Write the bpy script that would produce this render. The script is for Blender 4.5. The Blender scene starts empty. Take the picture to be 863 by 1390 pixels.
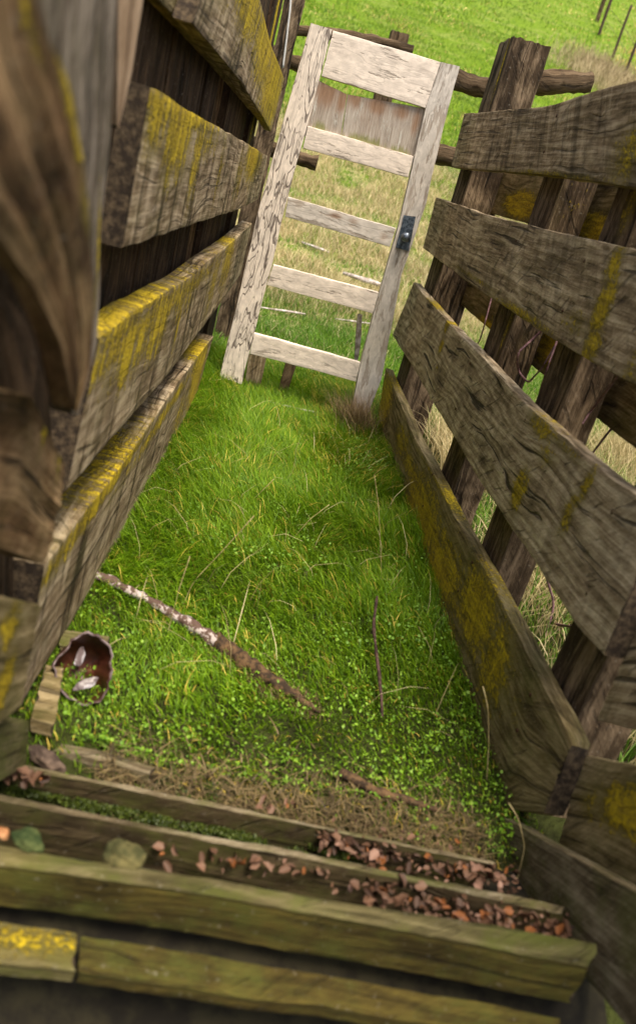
import bpy, math, random
import numpy as np
from mathutils import Vector, noise as mn
random.seed(7); rng = np.random.default_rng(11)
S = bpy.context.scene
COL = S.collection

from mathutils import Matrix
# ------------------------------------------------------------------ camera
CX, CY, F, H = 431.5, 650.0, 1038.0, 1.35
_nad = np.array([-719., -2555., -F]); _nad /= np.linalg.norm(_nad)
_fw = np.array([-46., 435., -F]); _up = -_nad
_fw = _fw - _up * _fw.dot(_up); _fw /= np.linalg.norm(_fw)
_rt = np.cross(_fw, _up)
R = np.array([_rt, _fw, _up])
EYE = np.array([0, 0, H])
def ray(x, y):
    return R @ np.array([x - CX, -(y - CY), -F])
def on(p, plane):                       # point of a real plane (point, normal)
    d = ray(*p); o, n = plane
    return EYE + d * (np.dot(o - EYE, n) / np.dot(d, n))
def onZ(p, z):
    d = ray(*p); return EYE + d * ((z - H) / d[2])
def onY(p, y):
    d = ray(*p); return EYE + d * (y / d[1])

cam = bpy.data.cameras.new('camera'); co = bpy.data.objects.new('camera', cam); COL.objects.link(co)
from mathutils import Matrix
M = Matrix([list(R[0]) + [0], list(R[1]) + [0], list(R[2]) + [H], [0, 0, 0, 1]])
co.matrix_world = M
cam.sensor_fit = 'VERTICAL'; cam.sensor_height = 36; cam.sensor_width = 24
cam.lens = F / 1390 * 36; cam.shift_y = -45 / 1390
cam.clip_start = .02; cam.clip_end = 2000
cam.dof.use_dof = True; cam.dof.focus_distance = 3.6; cam.dof.aperture_fstop = 2.3
S.camera = co

# ------------------------------------------------------------------ light
SUN_EL, SUN_AZ = 70, 155       # azimuth clockwise from +Y
w = bpy.data.worlds.new('World'); S.world = w; w.use_nodes = True
nt = w.node_tree; bg = nt.nodes['Background']
sky = nt.nodes.new('ShaderNodeTexSky'); sky.sky_type = 'NISHITA'; sky.sun_disc = False
sky.sun_elevation = math.radians(SUN_EL); sky.sun_rotation = math.radians(SUN_AZ)
sky.dust_density = 3.0; sky.air_density = 1.0
hs = nt.nodes.new('ShaderNodeHueSaturation'); hs.inputs['Saturation'].default_value = .3   # thin cloud greys the sky
nt.links.new(sky.outputs[0], hs.inputs['Color']); nt.links.new(hs.outputs[0], bg.inputs[0]); bg.inputs[1].default_value = 0.13
sl = bpy.data.lights.new('sun', 'SUN'); sl.energy = 3.0; sl.angle = math.radians(24); sl.color = (1, .88, .70)
so = bpy.data.objects.new('sun', sl); COL.objects.link(so)
sd = Vector((math.sin(math.radians(SUN_AZ)) * math.cos(math.radians(SUN_EL)),
             math.cos(math.radians(SUN_AZ)) * math.cos(math.radians(SUN_EL)), math.sin(math.radians(SUN_EL))))
so.rotation_euler = sd.to_track_quat('Z', 'Y').to_euler(); so.location = (3, -3, 6)
S.view_settings.view_transform = 'Standard'; S.view_settings.look = 'None'
S.view_settings.exposure = 1.03; S.view_settings.gamma = 1

# ------------------------------------------------------------------ tags
PAR = {}
def tag(o, label, cat, group=None, kind=None):
    if group in PAR:                       # a part of a built whole
        p = PAR[group]; o.parent = p; o.matrix_parent_inverse = Matrix.Translation(-Vector(p.location))
        if label: o['label'] = label
        return o
    if label: o['label'] = label
    if cat: o['category'] = cat
    if group: o['group'] = group
    if kind: o['kind'] = kind
    return o
def empty(name, loc, label, cat, group=None):
    o = bpy.data.objects.new(name, None); COL.objects.link(o); o.location = loc
    o.empty_display_size = .1
    return tag(o, label, cat, group)
def link(name, me, parent=None):
    o = bpy.data.objects.new(name, me); COL.objects.link(o)
    if parent is not None:
        o.parent = parent
        o.matrix_parent_inverse = Matrix.Translation(-Vector(parent.location))
    return o

# ------------------------------------------------------------------ materials
class NB:
    def __init__(s, name):
        s.m = bpy.data.materials.new(name); s.m.use_nodes = True
        s.t = s.m.node_tree; s.b = s.t.nodes['Principled BSDF']; s.out = s.t.nodes['Material Output']
    def n(s, typ, **kw):
        x = s.t.nodes.new(typ)
        for k, v in kw.items(): setattr(x, k, v)
        return x
    def put(s, sock, v):
        if hasattr(v, 'is_linked'): s.t.links.new(v, sock)
        else: sock.default_value = v
    def math(s, op, a, b=0, c=0):
        x = s.n('ShaderNodeMath', operation=op); s.put(x.inputs[0], a); s.put(x.inputs[1], b)
        if op in ('MULTIPLY_ADD', 'SMOOTH_MIN'): s.put(x.inputs[2], c)
        return x.outputs[0]
    def mul(s, a, b): return s.math('MULTIPLY', a, b)
    def add(s, a, b): return s.math('ADD', a, b)
    def step(s, v, lo, hi):
        x = s.n('ShaderNodeMapRange', interpolation_type='SMOOTHSTEP')
        s.put(x.inputs['Value'], v); s.put(x.inputs['From Min'], lo); s.put(x.inputs['From Max'], hi)
        return x.outputs[0]
    def mix(s, f, a, b, mode='MIX'):
        x = s.n('ShaderNodeMix', data_type='RGBA', blend_type=mode)
        s.put(x.inputs[0], f); s.put(x.inputs[6], a if hasattr(a, 'is_linked') else (*a, 1))
        s.put(x.inputs[7], b if hasattr(b, 'is_linked') else (*b, 1)); return x.outputs[2]
    def xyz(s, a, b, c=0.0):
        x = s.n('ShaderNodeCombineXYZ'); s.put(x.inputs[0], a); s.put(x.inputs[1], b); s.put(x.inputs[2], c); return x.outputs[0]
    def noise(s, vec, scale=1, detail=4, rough=.55, dist=0):
        x = s.n('ShaderNodeTexNoise'); s.put(x.inputs['Vector'], vec)
        x.inputs['Scale'].default_value = scale; x.inputs['Detail'].default_value = detail
        x.inputs['Roughness'].default_value = rough; x.inputs['Distortion'].default_value = dist
        return x.outputs[0]
    def ramp(s, f, stops):
        x = s.n('ShaderNodeValToRGB'); s.put(x.inputs[0], f); e = x.color_ramp.elements
        while len(e) < len(stops): e.new(.5)
        for q, (p, c) in zip(e, stops): q.position = p; q.color = (*c, 1)
        return x.outputs[0]
    def attr(s, name):
        x = s.n('ShaderNodeAttribute'); x.attribute_name = name; return x
    def bump(s, h, strength=.5, dist=.003):
        x = s.n('ShaderNodeBump'); s.put(x.inputs['Height'], h)
        x.inputs['Strength'].default_value = strength; x.inputs['Distance'].default_value = dist
        s.t.links.new(x.outputs[0], s.b.inputs['Normal'])
    def done(s, col, rough=.85, spec=.25):
        s.put(s.b.inputs['Base Color'], col if hasattr(col, 'is_linked') else (*col, 1))
        s.put(s.b.inputs['Roughness'], rough); s.b.inputs['Specular IOR Level'].default_value = spec
        return s.m

def wood(name, dark, mid, light, ring=55, fine=150, cracks=.6, stain=.0, algae=.0, lich=((.19, .125, .010), (.62, .45, .016)), wrp=1.0,
         cross=0.0, bump=.8):
    n = NB(name)
    uv = n.n('ShaderNodeUVMap').outputs[0]
    sp = n.n('ShaderNodeSeparateXYZ'); n.t.links.new(uv, sp.inputs[0]); u, v = sp.outputs[0], sp.outputs[1]
    vo = n.n('ShaderNodeTexVoronoi'); n.t.links.new(n.xyz(n.mul(u, 1.25), n.mul(v, 4.2), 0.5), vo.inputs['Vector']); vo.inputs['Scale'].default_value = 1
    kd = vo.outputs['Distance']; knot = n.step(kd, .085, .045); kn2 = n.step(kd, .34, .02)
    warp = n.add(n.mul(n.noise(n.xyz(n.mul(u, 1.6), n.mul(v, 6)), 1, 2), wrp), n.mul(kn2, .22))
    warp2 = n.noise(n.xyz(n.mul(u, 9), n.mul(v, 14)), 1, 2)
    fn = n.noise(n.xyz(n.mul(u, 7), n.add(n.mul(v, fine), n.mul(warp, 6))), 1, 6, .7)
    g = n.add(n.mul(v, ring * 3.0), n.add(n.mul(warp, 34), n.add(n.mul(warp2, 5), n.mul(fn, 3))))
    rg = n.add(n.mul(n.math('SINE', g), .5), .5)
    med = n.noise(n.xyz(n.mul(u, 2.2), n.add(n.mul(v, 26), n.mul(warp, 4))), 1, 4, .6)
    big = n.noise(n.xyz(n.mul(u, 4), n.mul(v, 9), 3.3), 1, 4, .6)
    du_, dv_ = n.add(n.mul(u, .82), n.mul(v, .57)), n.add(n.mul(v, .82), n.mul(u, -.57))
    scf = n.noise(n.xyz(n.mul(du_, 16), n.mul(dv_, 120), 6), 1, 5, .75)
    ov = n.noise(n.xyz(n.mul(u, 11), n.mul(v, 16), 13), 1, 5, .7)
    tone = n.add(n.mul(rg, .06), n.add(n.mul(fn, .36), n.add(n.mul(med, .24), n.add(n.mul(big, .26), n.add(n.mul(scf, .20), n.add(n.mul(ov, .20), -.10))))))
    col = n.ramp(tone, [(.415, dark), (.54, mid), (.67, light)])
    ck = n.step(n.noise(n.xyz(n.mul(u, 2.0), n.add(n.mul(v, 48), n.mul(warp, 7)), 7.7), 1, 4, .55), .605, .655)
    ck = n.mul(ck, cracks)
    hl = n.step(n.noise(n.xyz(n.mul(du_, 5), n.mul(dv_, 34), 17), 1, 4, .6), .60, .66)
    ck = n.math('MAXIMUM', ck, n.mul(hl, cracks * .55))
    if cross:
        st = n.noise(n.xyz(n.mul(u, 20), n.mul(v, 1.8), 1.7), 1, 6, .7)
        col = n.mix(n.mul(n.step(st, .50, .64), cross), col, tuple(x * .55 for x in dark))
        col = n.mix(n.mul(n.step(st, .46, .30), cross * .7), col, tuple(min(1, x * 1.15) for x in light))
    if stain:
        sn = n.noise(n.xyz(n.mul(u, 3), n.mul(v, 5), 9), 1, 5, .65)
        col = n.mix(n.mul(n.step(sn, .5, .66), stain), col, tuple(x * .7 for x in dark))
    if algae:
        an = n.noise(n.xyz(n.mul(u, 6), n.mul(v, 8), 5), 1, 6, .7)
        col = n.mix(n.mul(n.step(an, .42, .68), algae), col, (.085, .095, .018))
    col = n.mix(n.mul(n.step(kd, .16, .05), .6), col, dark)
    col = n.mix(n.mul(knot, .75), col, n.mix(n.add(n.mul(n.math('SINE', n.mul(kd, 420)), .5), .5), tuple(x * .5 for x in dark), mid))
    col = n.mix(ck, col, (.012, .008, .005))
    sp_ = n.noise(n.xyz(n.mul(u, 60), n.mul(v, 60), 2), 1, 4, .7)      # flecks
    col = n.mix(n.mul(n.step(sp_, .60, .72), .35), col, (.42, .38, .31))
    moss = n.attr('moss').outputs['Fac']
    ang = n.attr('vert').outputs['Fac']
    s1 = n.noise(n.xyz(n.mul(u, 34), n.mul(v, 5), 4), 1, 5, .7)
    s2 = n.noise(n.xyz(n.mul(u, 6), n.mul(v, 34), 4), 1, 5, .7)
    sx = n.add(n.mul(s1, ang), n.mul(s2, n.math('SUBTRACT', 1.0, ang)))
    s3 = n.noise(n.xyz(n.mul(u, 90), n.mul(v, 90), 8), 1, 3, .7)
    s4 = n.noise(n.xyz(n.mul(u, 24), n.mul(v, 24), 15), 1, 5, .7)
    lm = n.add(n.mul(moss, 1.12), n.add(n.mul(n.math('SUBTRACT', sx, .5), n.add(n.mul(ang, 1.6), .5)), n.add(n.mul(n.math('SUBTRACT', s4, .5), 1.4), n.mul(n.math('SUBTRACT', s3, .5), 1.3))))
    lk = n.mul(n.step(lm, .46, .88), n.step(moss, .02, .25))
    col = n.mix(n.mul(n.step(n.add(moss, n.mul(n.math('SUBTRACT', big, .5), .9)),   .12, .75), .72), col, n.mix(tone, (.05, .040, .006), (.24, .19, .04)))
    lc = n.mix(n.step(n.add(sx, n.mul(s3, .5)), .55, .95), lich[0], lich[1])
    col = n.mix(n.mul(lk, n.add(.62, n.mul(n.step(s3, .35, .6), .33))), col, lc)
    h = n.add(n.mul(fn, .7), n.add(n.mul(n.add(scf, ov), .5), n.add(n.mul(ck, -2.2), n.add(n.mul(med, .8), n.add(n.mul(lk, .3), n.mul(n.mul(s3, lk), .8))))))
    n.bump(h, min(1, bump * 1.2), .007)
    return n.done(col, .9, .15)

GREY = wood('weathered_grey_wood', (.050, .031, .016), (.30, .218, .130), (.70, .565, .385), cracks=.75, stain=.45, algae=.18, cross=.35, wrp=.4)
GREY2 = wood('pale_weathered_wood', (.055, .036, .019), (.33, .245, .152), (.72, .595, .42), fine=190, cracks=.85, stain=.3, algae=.12, cross=.25, wrp=.9)
GREY3 = wood('brown_weathered_wood', (.042, .026, .013), (.255, .18, .102), (.60, .475, .32), fine=120, cracks=.6, stain=.6, algae=.1, cross=.55, wrp=.3)
GREYL = wood('weathered_streaked_wood', (.045, .026, .012), (.225, .158, .092), (.55, .44, .30), cracks=.6, stain=.35, algae=.22, cross=.95)
DULL = wood('dull_mossy_wood', (.035, .022, .008), (.17, .125, .055), (.40, .31, .17), cracks=.6, stain=.4, algae=.4)
POST = wood('coarse_brown_post', (.012, .008, .005), (.068, .045, .026), (.25, .18, .115), ring=22, fine=90, cracks=.85, stain=.4, bump=1.0)
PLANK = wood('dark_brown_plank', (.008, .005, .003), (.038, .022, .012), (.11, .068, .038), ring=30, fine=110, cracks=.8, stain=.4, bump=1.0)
NEAR = wood('near_brown_plank', (.018, .009, .004), (.15, .083, .038), (.44, .29, .15), ring=20, fine=230, wrp=.35, cracks=.8, stain=.7, algae=.2)
NEARG = wood('near_grey_plank', (.02, .013, .009), (.13, .10, .072), (.40, .33, .26), ring=20, fine=230, wrp=.35, cracks=.5, stain=.3, algae=.15)
PINK = wood('bare_lit_plank', (.12, .065, .035), (.38, .25, .15), (.60, .43, .29), ring=18, fine=200, wrp=.35, cracks=.3)
STEPF = wood('shaded_rotten_step_face', (.012, .009, .004), (.065, .045, .022), (.15, .11, .06), cracks=.7, stain=.5, algae=.6)  # rotten brown step sides, with the shade of unlit faces put into the colour
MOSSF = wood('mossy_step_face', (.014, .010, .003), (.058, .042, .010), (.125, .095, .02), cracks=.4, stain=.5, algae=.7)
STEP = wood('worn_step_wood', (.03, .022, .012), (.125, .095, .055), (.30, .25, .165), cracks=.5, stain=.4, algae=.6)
MOSSY = wood('moss_covered_wood', (.025, .020, .007), (.10, .083, .035), (.22, .185, .09), cracks=.35, stain=.3, algae=.85)
LOG = wood('brown_rail_wood', (.02, .012, .006), (.085, .055, .030), (.20, .14, .085), cracks=.7, stain=.3)

def paint(name, crackle, worn, dirt=.3, rust=0, base=(.66, .58, .51)):
    n = NB(name)
    uv = n.n('ShaderNodeUVMap').outputs[0]
    sp = n.n('ShaderNodeSeparateXYZ'); n.t.links.new(uv, sp.inputs[0]); u, v = sp.outputs[0], sp.outputs[1]
    warp = n.noise(n.xyz(n.mul(u, 2), n.mul(v, 8)), 1, 2)
    fn = n.noise(n.xyz(n.mul(u, 9), n.add(n.mul(v, 170), n.mul(warp, 6))), 1, 6, .7)
    med = n.noise(n.xyz(n.mul(u, 3), n.mul(v, 30)), 1, 4, .6)
    wcol = n.ramp(n.add(n.mul(fn, .6), n.mul(med, .5)), [(.35, (.13, .095, .07)), (.55, (.36, .30, .245)), (.75, (.56, .50, .44))])
    pn = n.noise(n.xyz(n.mul(u, 18), n.mul(v, 30), 5), 1, 5, .6)
    pc = n.mix(n.step(pn, .35, .7), tuple(x * .84 for x in base), tuple(min(.9, x * 1.1) for x in base))
    w1 = n.noise(n.xyz(n.mul(u, 5), n.mul(v, 26), 3), 1, 6, .7)
    peel = n.mul(n.step(w1, .66 - worn * .3, .72 - worn * .3), .95)
    col = n.mix(peel, pc, wcol)
    # long vein-like cracks: contour lines of a stretched noise
    c1 = n.noise(n.xyz(n.mul(u, 3.2), n.mul(v, 17), 11), 1, 2.0, .45, .35)
    d1 = n.math('ABSOLUTE', n.math('SUBTRACT', c1, .5))
    d1b = n.math('ABSOLUTE', n.math('SUBTRACT', c1, .62))
    c2 = n.noise(n.xyz(n.mul(u, 5), n.mul(v, 30), 2), 1, 2, .5, .2)
    d2 = n.math('ABSOLUTE', n.math('SUBTRACT', c2, .55))
    ln = n.math('MAXIMUM', n.step(d1, .017, .009), n.math('MAXIMUM', n.step(d1b, .015, .007), n.mul(n.step(d2, .018, .008), .6)))
    ln = n.mul(ln, crackle)
    col = n.mix(n.mul(ln, n.add(.62, n.mul(n.step(fn, .35, .6), .38))), col, (.06, .04, .032))
    dn = n.noise(n.xyz(n.mul(u, 6), n.mul(v, 10), 20), 1, 6, .7)
    col = n.mix(n.mul(n.step(dn, .5, .72), dirt), col, (.19, .15, .12))
    if rust:
        moss = n.attr('moss').outputs['Fac']; m2 = n.attr('rust').outputs['Fac']
        s1 = n.noise(n.xyz(n.mul(u, 5), n.mul(v, 34), 4), 1, 5, .7)
        col = n.mix(n.mul(n.step(n.add(m2, n.mul(n.math('SUBTRACT', s1, .5), 1.2)), .2, 1.0), .85), col, n.mix(fn, (.12, .06, .03), (.36, .20, .11)))
        col = n.mix(n.mul(n.step(n.add(moss, n.mul(n.math('SUBTRACT', s1, .5), 1.6)), .45, .85), .75), col, (.16, .17, .03))
    n.bump(n.add(n.mul(peel, -.8), n.add(n.mul(ln, -1.5), n.mul(fn, .4))), .7, .002)
    return n.done(col, .75, .3)
PCRK = paint('crackled_paint', .9, .28, .2, base=(.74, .635, .54))
PAINT = paint('worn_white_paint', .16, .32, .28, base=(.74, .635, .54))
PAINT2 = paint('worn_grey_white_paint', .2, .48, .4, rust=1, base=(.58, .52, .46))
PPAN = paint('bleached_panel_wood', .12, .95, .35, rust=1, base=(.5, .46, .4))

def simple(name, c1, c2, scale=20, rough=.8, metal=0, bump=.4, thr=(.4, .65), spec=.3):
    n = NB(name); tc = n.n('ShaderNodeTexCoord').outputs['Object']
    a = n.noise(tc, scale, 5, .65)
    n.bump(n.noise(tc, scale * 2.5, 4), bump, .003)
    n.b.inputs['Metallic'].default_value = metal
    return n.done(n.mix(n.step(a, *thr), c1, c2), rough, spec)
STEEL = simple('blue_grey_steel', (.05, .065, .085), (.16, .19, .23), 60, .45, .7)
RUST = simple('rusty_enamel', (.03, .010, .007), (.12, .035, .018), 14, .42, .3, spec=.5)
ENAM = simple('chipped_white_enamel', (.12, .09, .09), (.38, .35, .37), 18, .35, 0, thr=(.5, .56), spec=.5)
RIMM = simple('rust_flecked_rim', (.05, .022, .018), (.22, .17, .17), 30, .5, .2)
STONE = simple('mossy_stone', (.04, .04, .012), (.13, .11, .04), 25, .9)
STONE2 = simple('brown_stone', (.05, .033, .025), (.16, .11, .08), 25, .9)
ENDG = simple('dark_end_grain', (.02, .013, .008), (.085, .06, .035), 60, .95, bump=.8)  # weathered end grain, with the shade on board ends put into the colour
WHITE = simple('bleached_stick', (.25, .20, .17), (.58, .52, .50), 30, .7)
BARK = simple('bare_bark_white_and_brown', (.10, .06, .045), (.44, .37, .35), 34, .8, bump=.8, thr=(.50, .58))
ROT = simple('rotten_wood_brown', (.03, .018, .010), (.13, .075, .035), 45, .9, bump=.9)
TWIG = simple('dark_twig', (.03, .015, .012), (.10, .055, .045), 40, .8)
VINE = simple('bramble_stem', (.10, .05, .06), (.24, .13, .14), 40, .7)
ROPE = simple('pale_rope', (.4, .38, .36), (.7, .68, .66), 300, .8)
WIRE = simple('rusty_wire', (.06, .035, .025), (.12, .08, .06), 80, .6, .5)
SOIL = simple('soil', (.008, .006, .003), (.024, .020, .009), 14, .95)

def leafy(name, tr=.35, rough=.55, straw=False):
    n = NB(name); c = n.attr('col').outputs['Color']
    n.done(c, rough, .35)
    t = n.n('ShaderNodeBsdfTranslucent'); n.t.links.new(c, t.inputs[0])
    m = n.n('ShaderNodeMixShader'); m.inputs[0].default_value = tr
    n.t.links.new(n.b.outputs[0], m.inputs[1]); n.t.links.new(t.outputs[0], m.inputs[2]); n.t.links.new(m.outputs[0], n.out.inputs[0])
    return n.m
GRASS = leafy('grass_blade'); LEAF = leafy('green_leaf', .3, .5); DEAD = leafy('dead_leaf', .15, .6)

# ------------------------------------------------------------------ meshes
def resample(P, n):
    P = np.array(P, float); d = np.r_[0, np.cumsum(np.linalg.norm(np.diff(P, axis=0), axis=1))]; d /= d[-1]
    t = np.linspace(0, 1, n); Q = np.stack([np.interp(t, d, P[:, k]) for k in range(3)], 1)
    for _ in range(max(1, n // 40)):
        Q[1:-1] = .25 * Q[:-2] + .5 * Q[1:-1] + .25 * Q[2:]
    return Q, t
def board(name, A, B, thick, out, mat, parent=None, seed=0, blobs=(), plane=None, wob=.004, relief=.0008, rag=.006,
          du=.018, dv=.008, vert=0.0, side=None, rust=(), notch=(), bow=0.0):
    """a plank between edge polylines A (v=0) and B (v=1), given on its visible face; out = direction of its thickness"""
    out = np.array(out, float); out /= np.linalg.norm(out)
    L = max(np.linalg.norm(np.diff(np.array(A), axis=0), axis=1).sum(), np.linalg.norm(np.diff(np.array(B), axis=0), axis=1).sum())
    nu = int(min(260, max(8, L / du)))
    Q0, t = resample(A, nu); Q1, _ = resample(B, nu)
    W = np.linalg.norm(Q1 - Q0, axis=1).mean(); nv = int(min(46, max(5, W / dv)))
    k = max(2, int(thick / .012))
    r = min(.006, thick * .2, W * .12)
    ring = [(v, 0.) for v in np.linspace(0, 1, nv)]                   # front face
    ring[0] = (r / W * .35, 0.0012); ring[-1] = (1 - r / W * .35, .0012)
    ring += [(1, w_) for w_ in np.linspace(r, thick - r, k)]
    ring += [(1 - r / W, thick), (.5, thick), (r / W, thick)]
    ring += [(0, w_) for w_ in np.linspace(thick - r, r, k)]
    m = len(ring); sd = seed * 13.7 + 3.1
    V = np.zeros((nu, m, 3)); UV = np.zeros((nu, m, 2))
    lens = np.r_[0, np.cumsum(np.linalg.norm(np.diff((Q0 + Q1) / 2, axis=0), axis=1))]
    per = 0; pv = ring[0]; pers = []
    for q in ring:
        per += abs(q[0] - pv[0]) * W + abs(q[1] - pv[1]); pers.append(per); pv = q
    for i in range(nu):
        a, b = Q0[i], Q1[i]; ax = (b - a); axn = ax / (np.linalg.norm(ax) + 1e-9); u = lens[i]
        e0 = mn.noise((u * 7 + sd, 1.3, 0)) * wob + mn.noise((u * 34 + sd, 4.3, 0)) * wob * .45
        e1 = mn.noise((u * 7 + sd, 9.3, 0)) * wob + mn.noise((u * 34 + sd, 14.3, 0)) * wob * .45
        bw = mn.noise((u * 1.3 + sd, 22, 0)) * bow
        for j, (v, w_) in enumerate(ring):
            p = a + ax * v + axn * (e0 * (1 - v) + e1 * v)
            rl = (mn.noise((u * 1.8 + sd, v * W * 70, w_ * 60)) * relief + mn.noise((u * 2 + sd, v * W * 14, 3)) * relief * 1.3)
            off = rl if w_ < thick * .5 else -rl
            p = p + out * (w_ + off + bw)
            if i in (0, nu - 1):
                dl = (Q0[1] - Q0[0]) if i == 0 else (Q0[-1] - Q0[-2])
                dl = dl / (np.linalg.norm(dl) + 1e-9) * (1 if i == 0 else -1)
                p = p + dl * abs(mn.noise((v * W * 28 + sd, w_ * 30, i))) * rag * 2
            V[i, j] = p; UV[i, j] = (u + sd, pers[j] + sd * .37)
    verts = V.reshape(-1, 3); faces = []
    for i in range(nu - 1):
        for j in range(m):
            j2 = (j + 1) % m
            faces.append((i * m + j, (i + 1) * m + j, (i + 1) * m + j2, i * m + j2))
    # end caps: strips between front/back
    base = len(verts); caps = []
    capuv = []
    for i in (0, nu - 1):
        c = list(range(i * m, i * m + m))
        cen = V[i].mean(0); verts = np.vstack([verts, cen]); ci = len(verts) - 1
        for j in range(m):
            f = (c[j], c[(j + 1) % m], ci) if i == 0 else (c[(j + 1) % m], c[j], ci)
            faces.append(f)
    UVf = np.vstack([UV.reshape(-1, 2), [(sd, sd * .37), (lens[-1] + sd, sd * .37)]])
    me = bpy.data.meshes.new(name); me.from_pydata([tuple(x) for x in verts], [], faces); me.update()
    uvl = me.uv_layers.new(name='UVMap'); li = np.empty(len(me.loops), int); me.loops.foreach_get('vertex_index', li)
    uvl.data.foreach_set('uv', UVf[li].astype('f4').ravel())
    for nm, bl in (('moss', blobs), ('rust', rust)):
        val = np.zeros(len(verts))
        if bl:
            ld = Q0[-1] - Q0[0]; ld /= np.linalg.norm(ld)
            wd = (Q1 - Q0).mean(0); wd = wd - ld * wd.dot(ld); wd /= np.linalg.norm(wd)
            for (px, py, ru, rv, s) in bl:
                c = on((px, py), plane); d = verts - c
                val = np.maximum(val, s * np.exp(-((d @ ld) / ru) ** 2 - ((d @ wd) / rv) ** 2))
        me.attributes.new(nm, 'FLOAT', 'POINT').data.foreach_set('value', val.astype('f4'))
    me.attributes.new('vert', 'FLOAT', 'POINT').data.foreach_set('value', np.full(len(verts), vert, 'f4'))
    me.polygons.foreach_set('use_smooth', np.ones(len(me.polygons), bool))
    me.materials.append(mat)
    me.materials.append(ENDG)
    mi = np.zeros(len(me.polygons), 'i4'); mi[-2 * m:] = 1
    if side is not None:
        me.materials.append(side); q_ = np.arange((nu - 1) * m) % m; mi[:(nu - 1) * m][q_ >= nv - 1] = 2
    me.polygons.foreach_set('material_index', mi)
    import bmesh
    bm = bmesh.new(); bm.from_mesh(me); bmesh.ops.recalc_face_normals(bm, faces=bm.faces); bm.to_mesh(me); bm.free()
    try: me.set_sharp_from_angle(angle=math.radians(38))
    except Exception: pass
    return link(name, me, parent)

def pxboard(name, A, B, plane, thick, out, mat, **kw):
    kw.setdefault('vert', .4)
    return board(name, [on(p, plane) for p in A], [on(p, plane) for p in B], thick, out, mat, plane=plane, **kw)

def tube(name, pts, rad, mat, parent=None, seg=7, jit=.0, smooth=3, seed=0):
    P = np.array(pts, float); n = max(6, len(P) * smooth)
    d = np.r_[0, np.cumsum(np.linalg.norm(np.diff(P, axis=0), axis=1))]; d /= d[-1]; t = np.linspace(0, 1, n)
    Q = np.stack([np.interp(t, d, P[:, k]) for k in range(3)], 1)
    for _ in range(2): Q[1:-1] = .25 * Q[:-2] + .5 * Q[1:-1] + .25 * Q[2:]
    rad = np.interp(t, np.linspace(0, 1, len(rad)), rad) if hasattr(rad, '__len__') else np.full(n, rad)
    V = []; Fc = []
    for i in range(n):
        T = Q[min(n - 1, i + 1)] - Q[max(0, i - 1)]; T /= np.linalg.norm(T) + 1e-9
        a = np.cross(T, (0, 0, 1)) if abs(T[2]) < .9 else np.cross(T, (1, 0, 0)); a /= np.linalg.norm(a); b = np.cross(T, a)
        for j in range(seg):
            an = j / seg * 2 * math.pi
            r = rad[i] * (1 + jit * mn.noise((i * .37 + seed, j * 1.1, seed)))
            V.append(Q[i] + r * (math.cos(an) * a + math.sin(an) * b))
    for i in range(n - 1):
        for j in range(seg): Fc.append((i * seg + j, i * seg + (j + 1) % seg, (i + 1) * seg + (j + 1) % seg, (i + 1) * seg + j))
    Fc.append(tuple(range(seg))[::-1]); Fc.append(tuple(range((n - 1) * seg, n * seg)))
    me = bpy.data.meshes.new(name); me.from_pydata([tuple(x) for x in V], [], Fc)
    uvl = me.uv_layers.new(name='UVMap'); li = np.empty(len(me.loops), int); me.loops.foreach_get('vertex_index', li)
    L = np.linalg.norm(np.diff(Q, axis=0), axis=1).sum()
    u = np.repeat(t * L, seg); v = np.tile(np.arange(seg) / seg * 2 * math.pi, n) * rad.mean()
    uvl.data.foreach_set('uv', np.stack([u, v + seed], 1)[li].astype('f4').ravel())
    me.attributes.new('moss', 'FLOAT', 'POINT'); me.attributes.new('vert', 'FLOAT', 'POINT')
    me.polygons.foreach_set('use_smooth', np.ones(len(me.polygons), bool)); me.materials.append(mat)
    return link(name, me, parent)

# ------------------------------------------------------------------ terrain
def slope_z(y):
    y = np.maximum(np.asarray(y, float) - 5.8, 0)
    return .36 * (np.sqrt(y * y + 9.0 ** 2) - 9.0) + .012 * y
def nz(x, y, s, o=0.):
    return mn.noise((x * s + o, y * s - o, o))
def ground_z(x, y):
    z = slope_z(y) + .02 * nz(x, y, .9, 2) * min(1, max(0, y - 1))
    if y > 5: z += min(1, (y - 5) / 3) * (.06 * nz(x, y, 1.7, 5) + .12 * nz(x, y, .35, 9))
    z -= .35 * max(0, min(1, (1.35 - y) / .8))          # falls away below the ramp
    z += .07 * math.exp(-((x + .35) / .25) ** 2)         # bank against the left wall
    return float(z)
def hit(px, py):
    d = ray(px, py); d = d / np.linalg.norm(d); t = .8
    while t < 300:
        p = EYE + d * t
        if p[2] < ground_z(p[0], p[1]): return p
        t += max(.01, t * .004)
    return EYE + d * 300
def grid_mesh(name, xs, ys, mat, zoff=0):
    V = [(x, y, ground_z(x, y) + zoff) for y in ys for x in xs]; nx = len(xs)
    Fc = [(j * nx + i, j * nx + i + 1, (j + 1) * nx + i + 1, (j + 1) * nx + i) for j in range(len(ys) - 1) for i in range(nx - 1)]
    me = bpy.data.meshes.new(name); me.from_pydata(V, [], Fc); me.polygons.foreach_set('use_smooth', np.ones(len(Fc), bool))
    me.materials.append(mat); return link(name, me)
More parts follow.
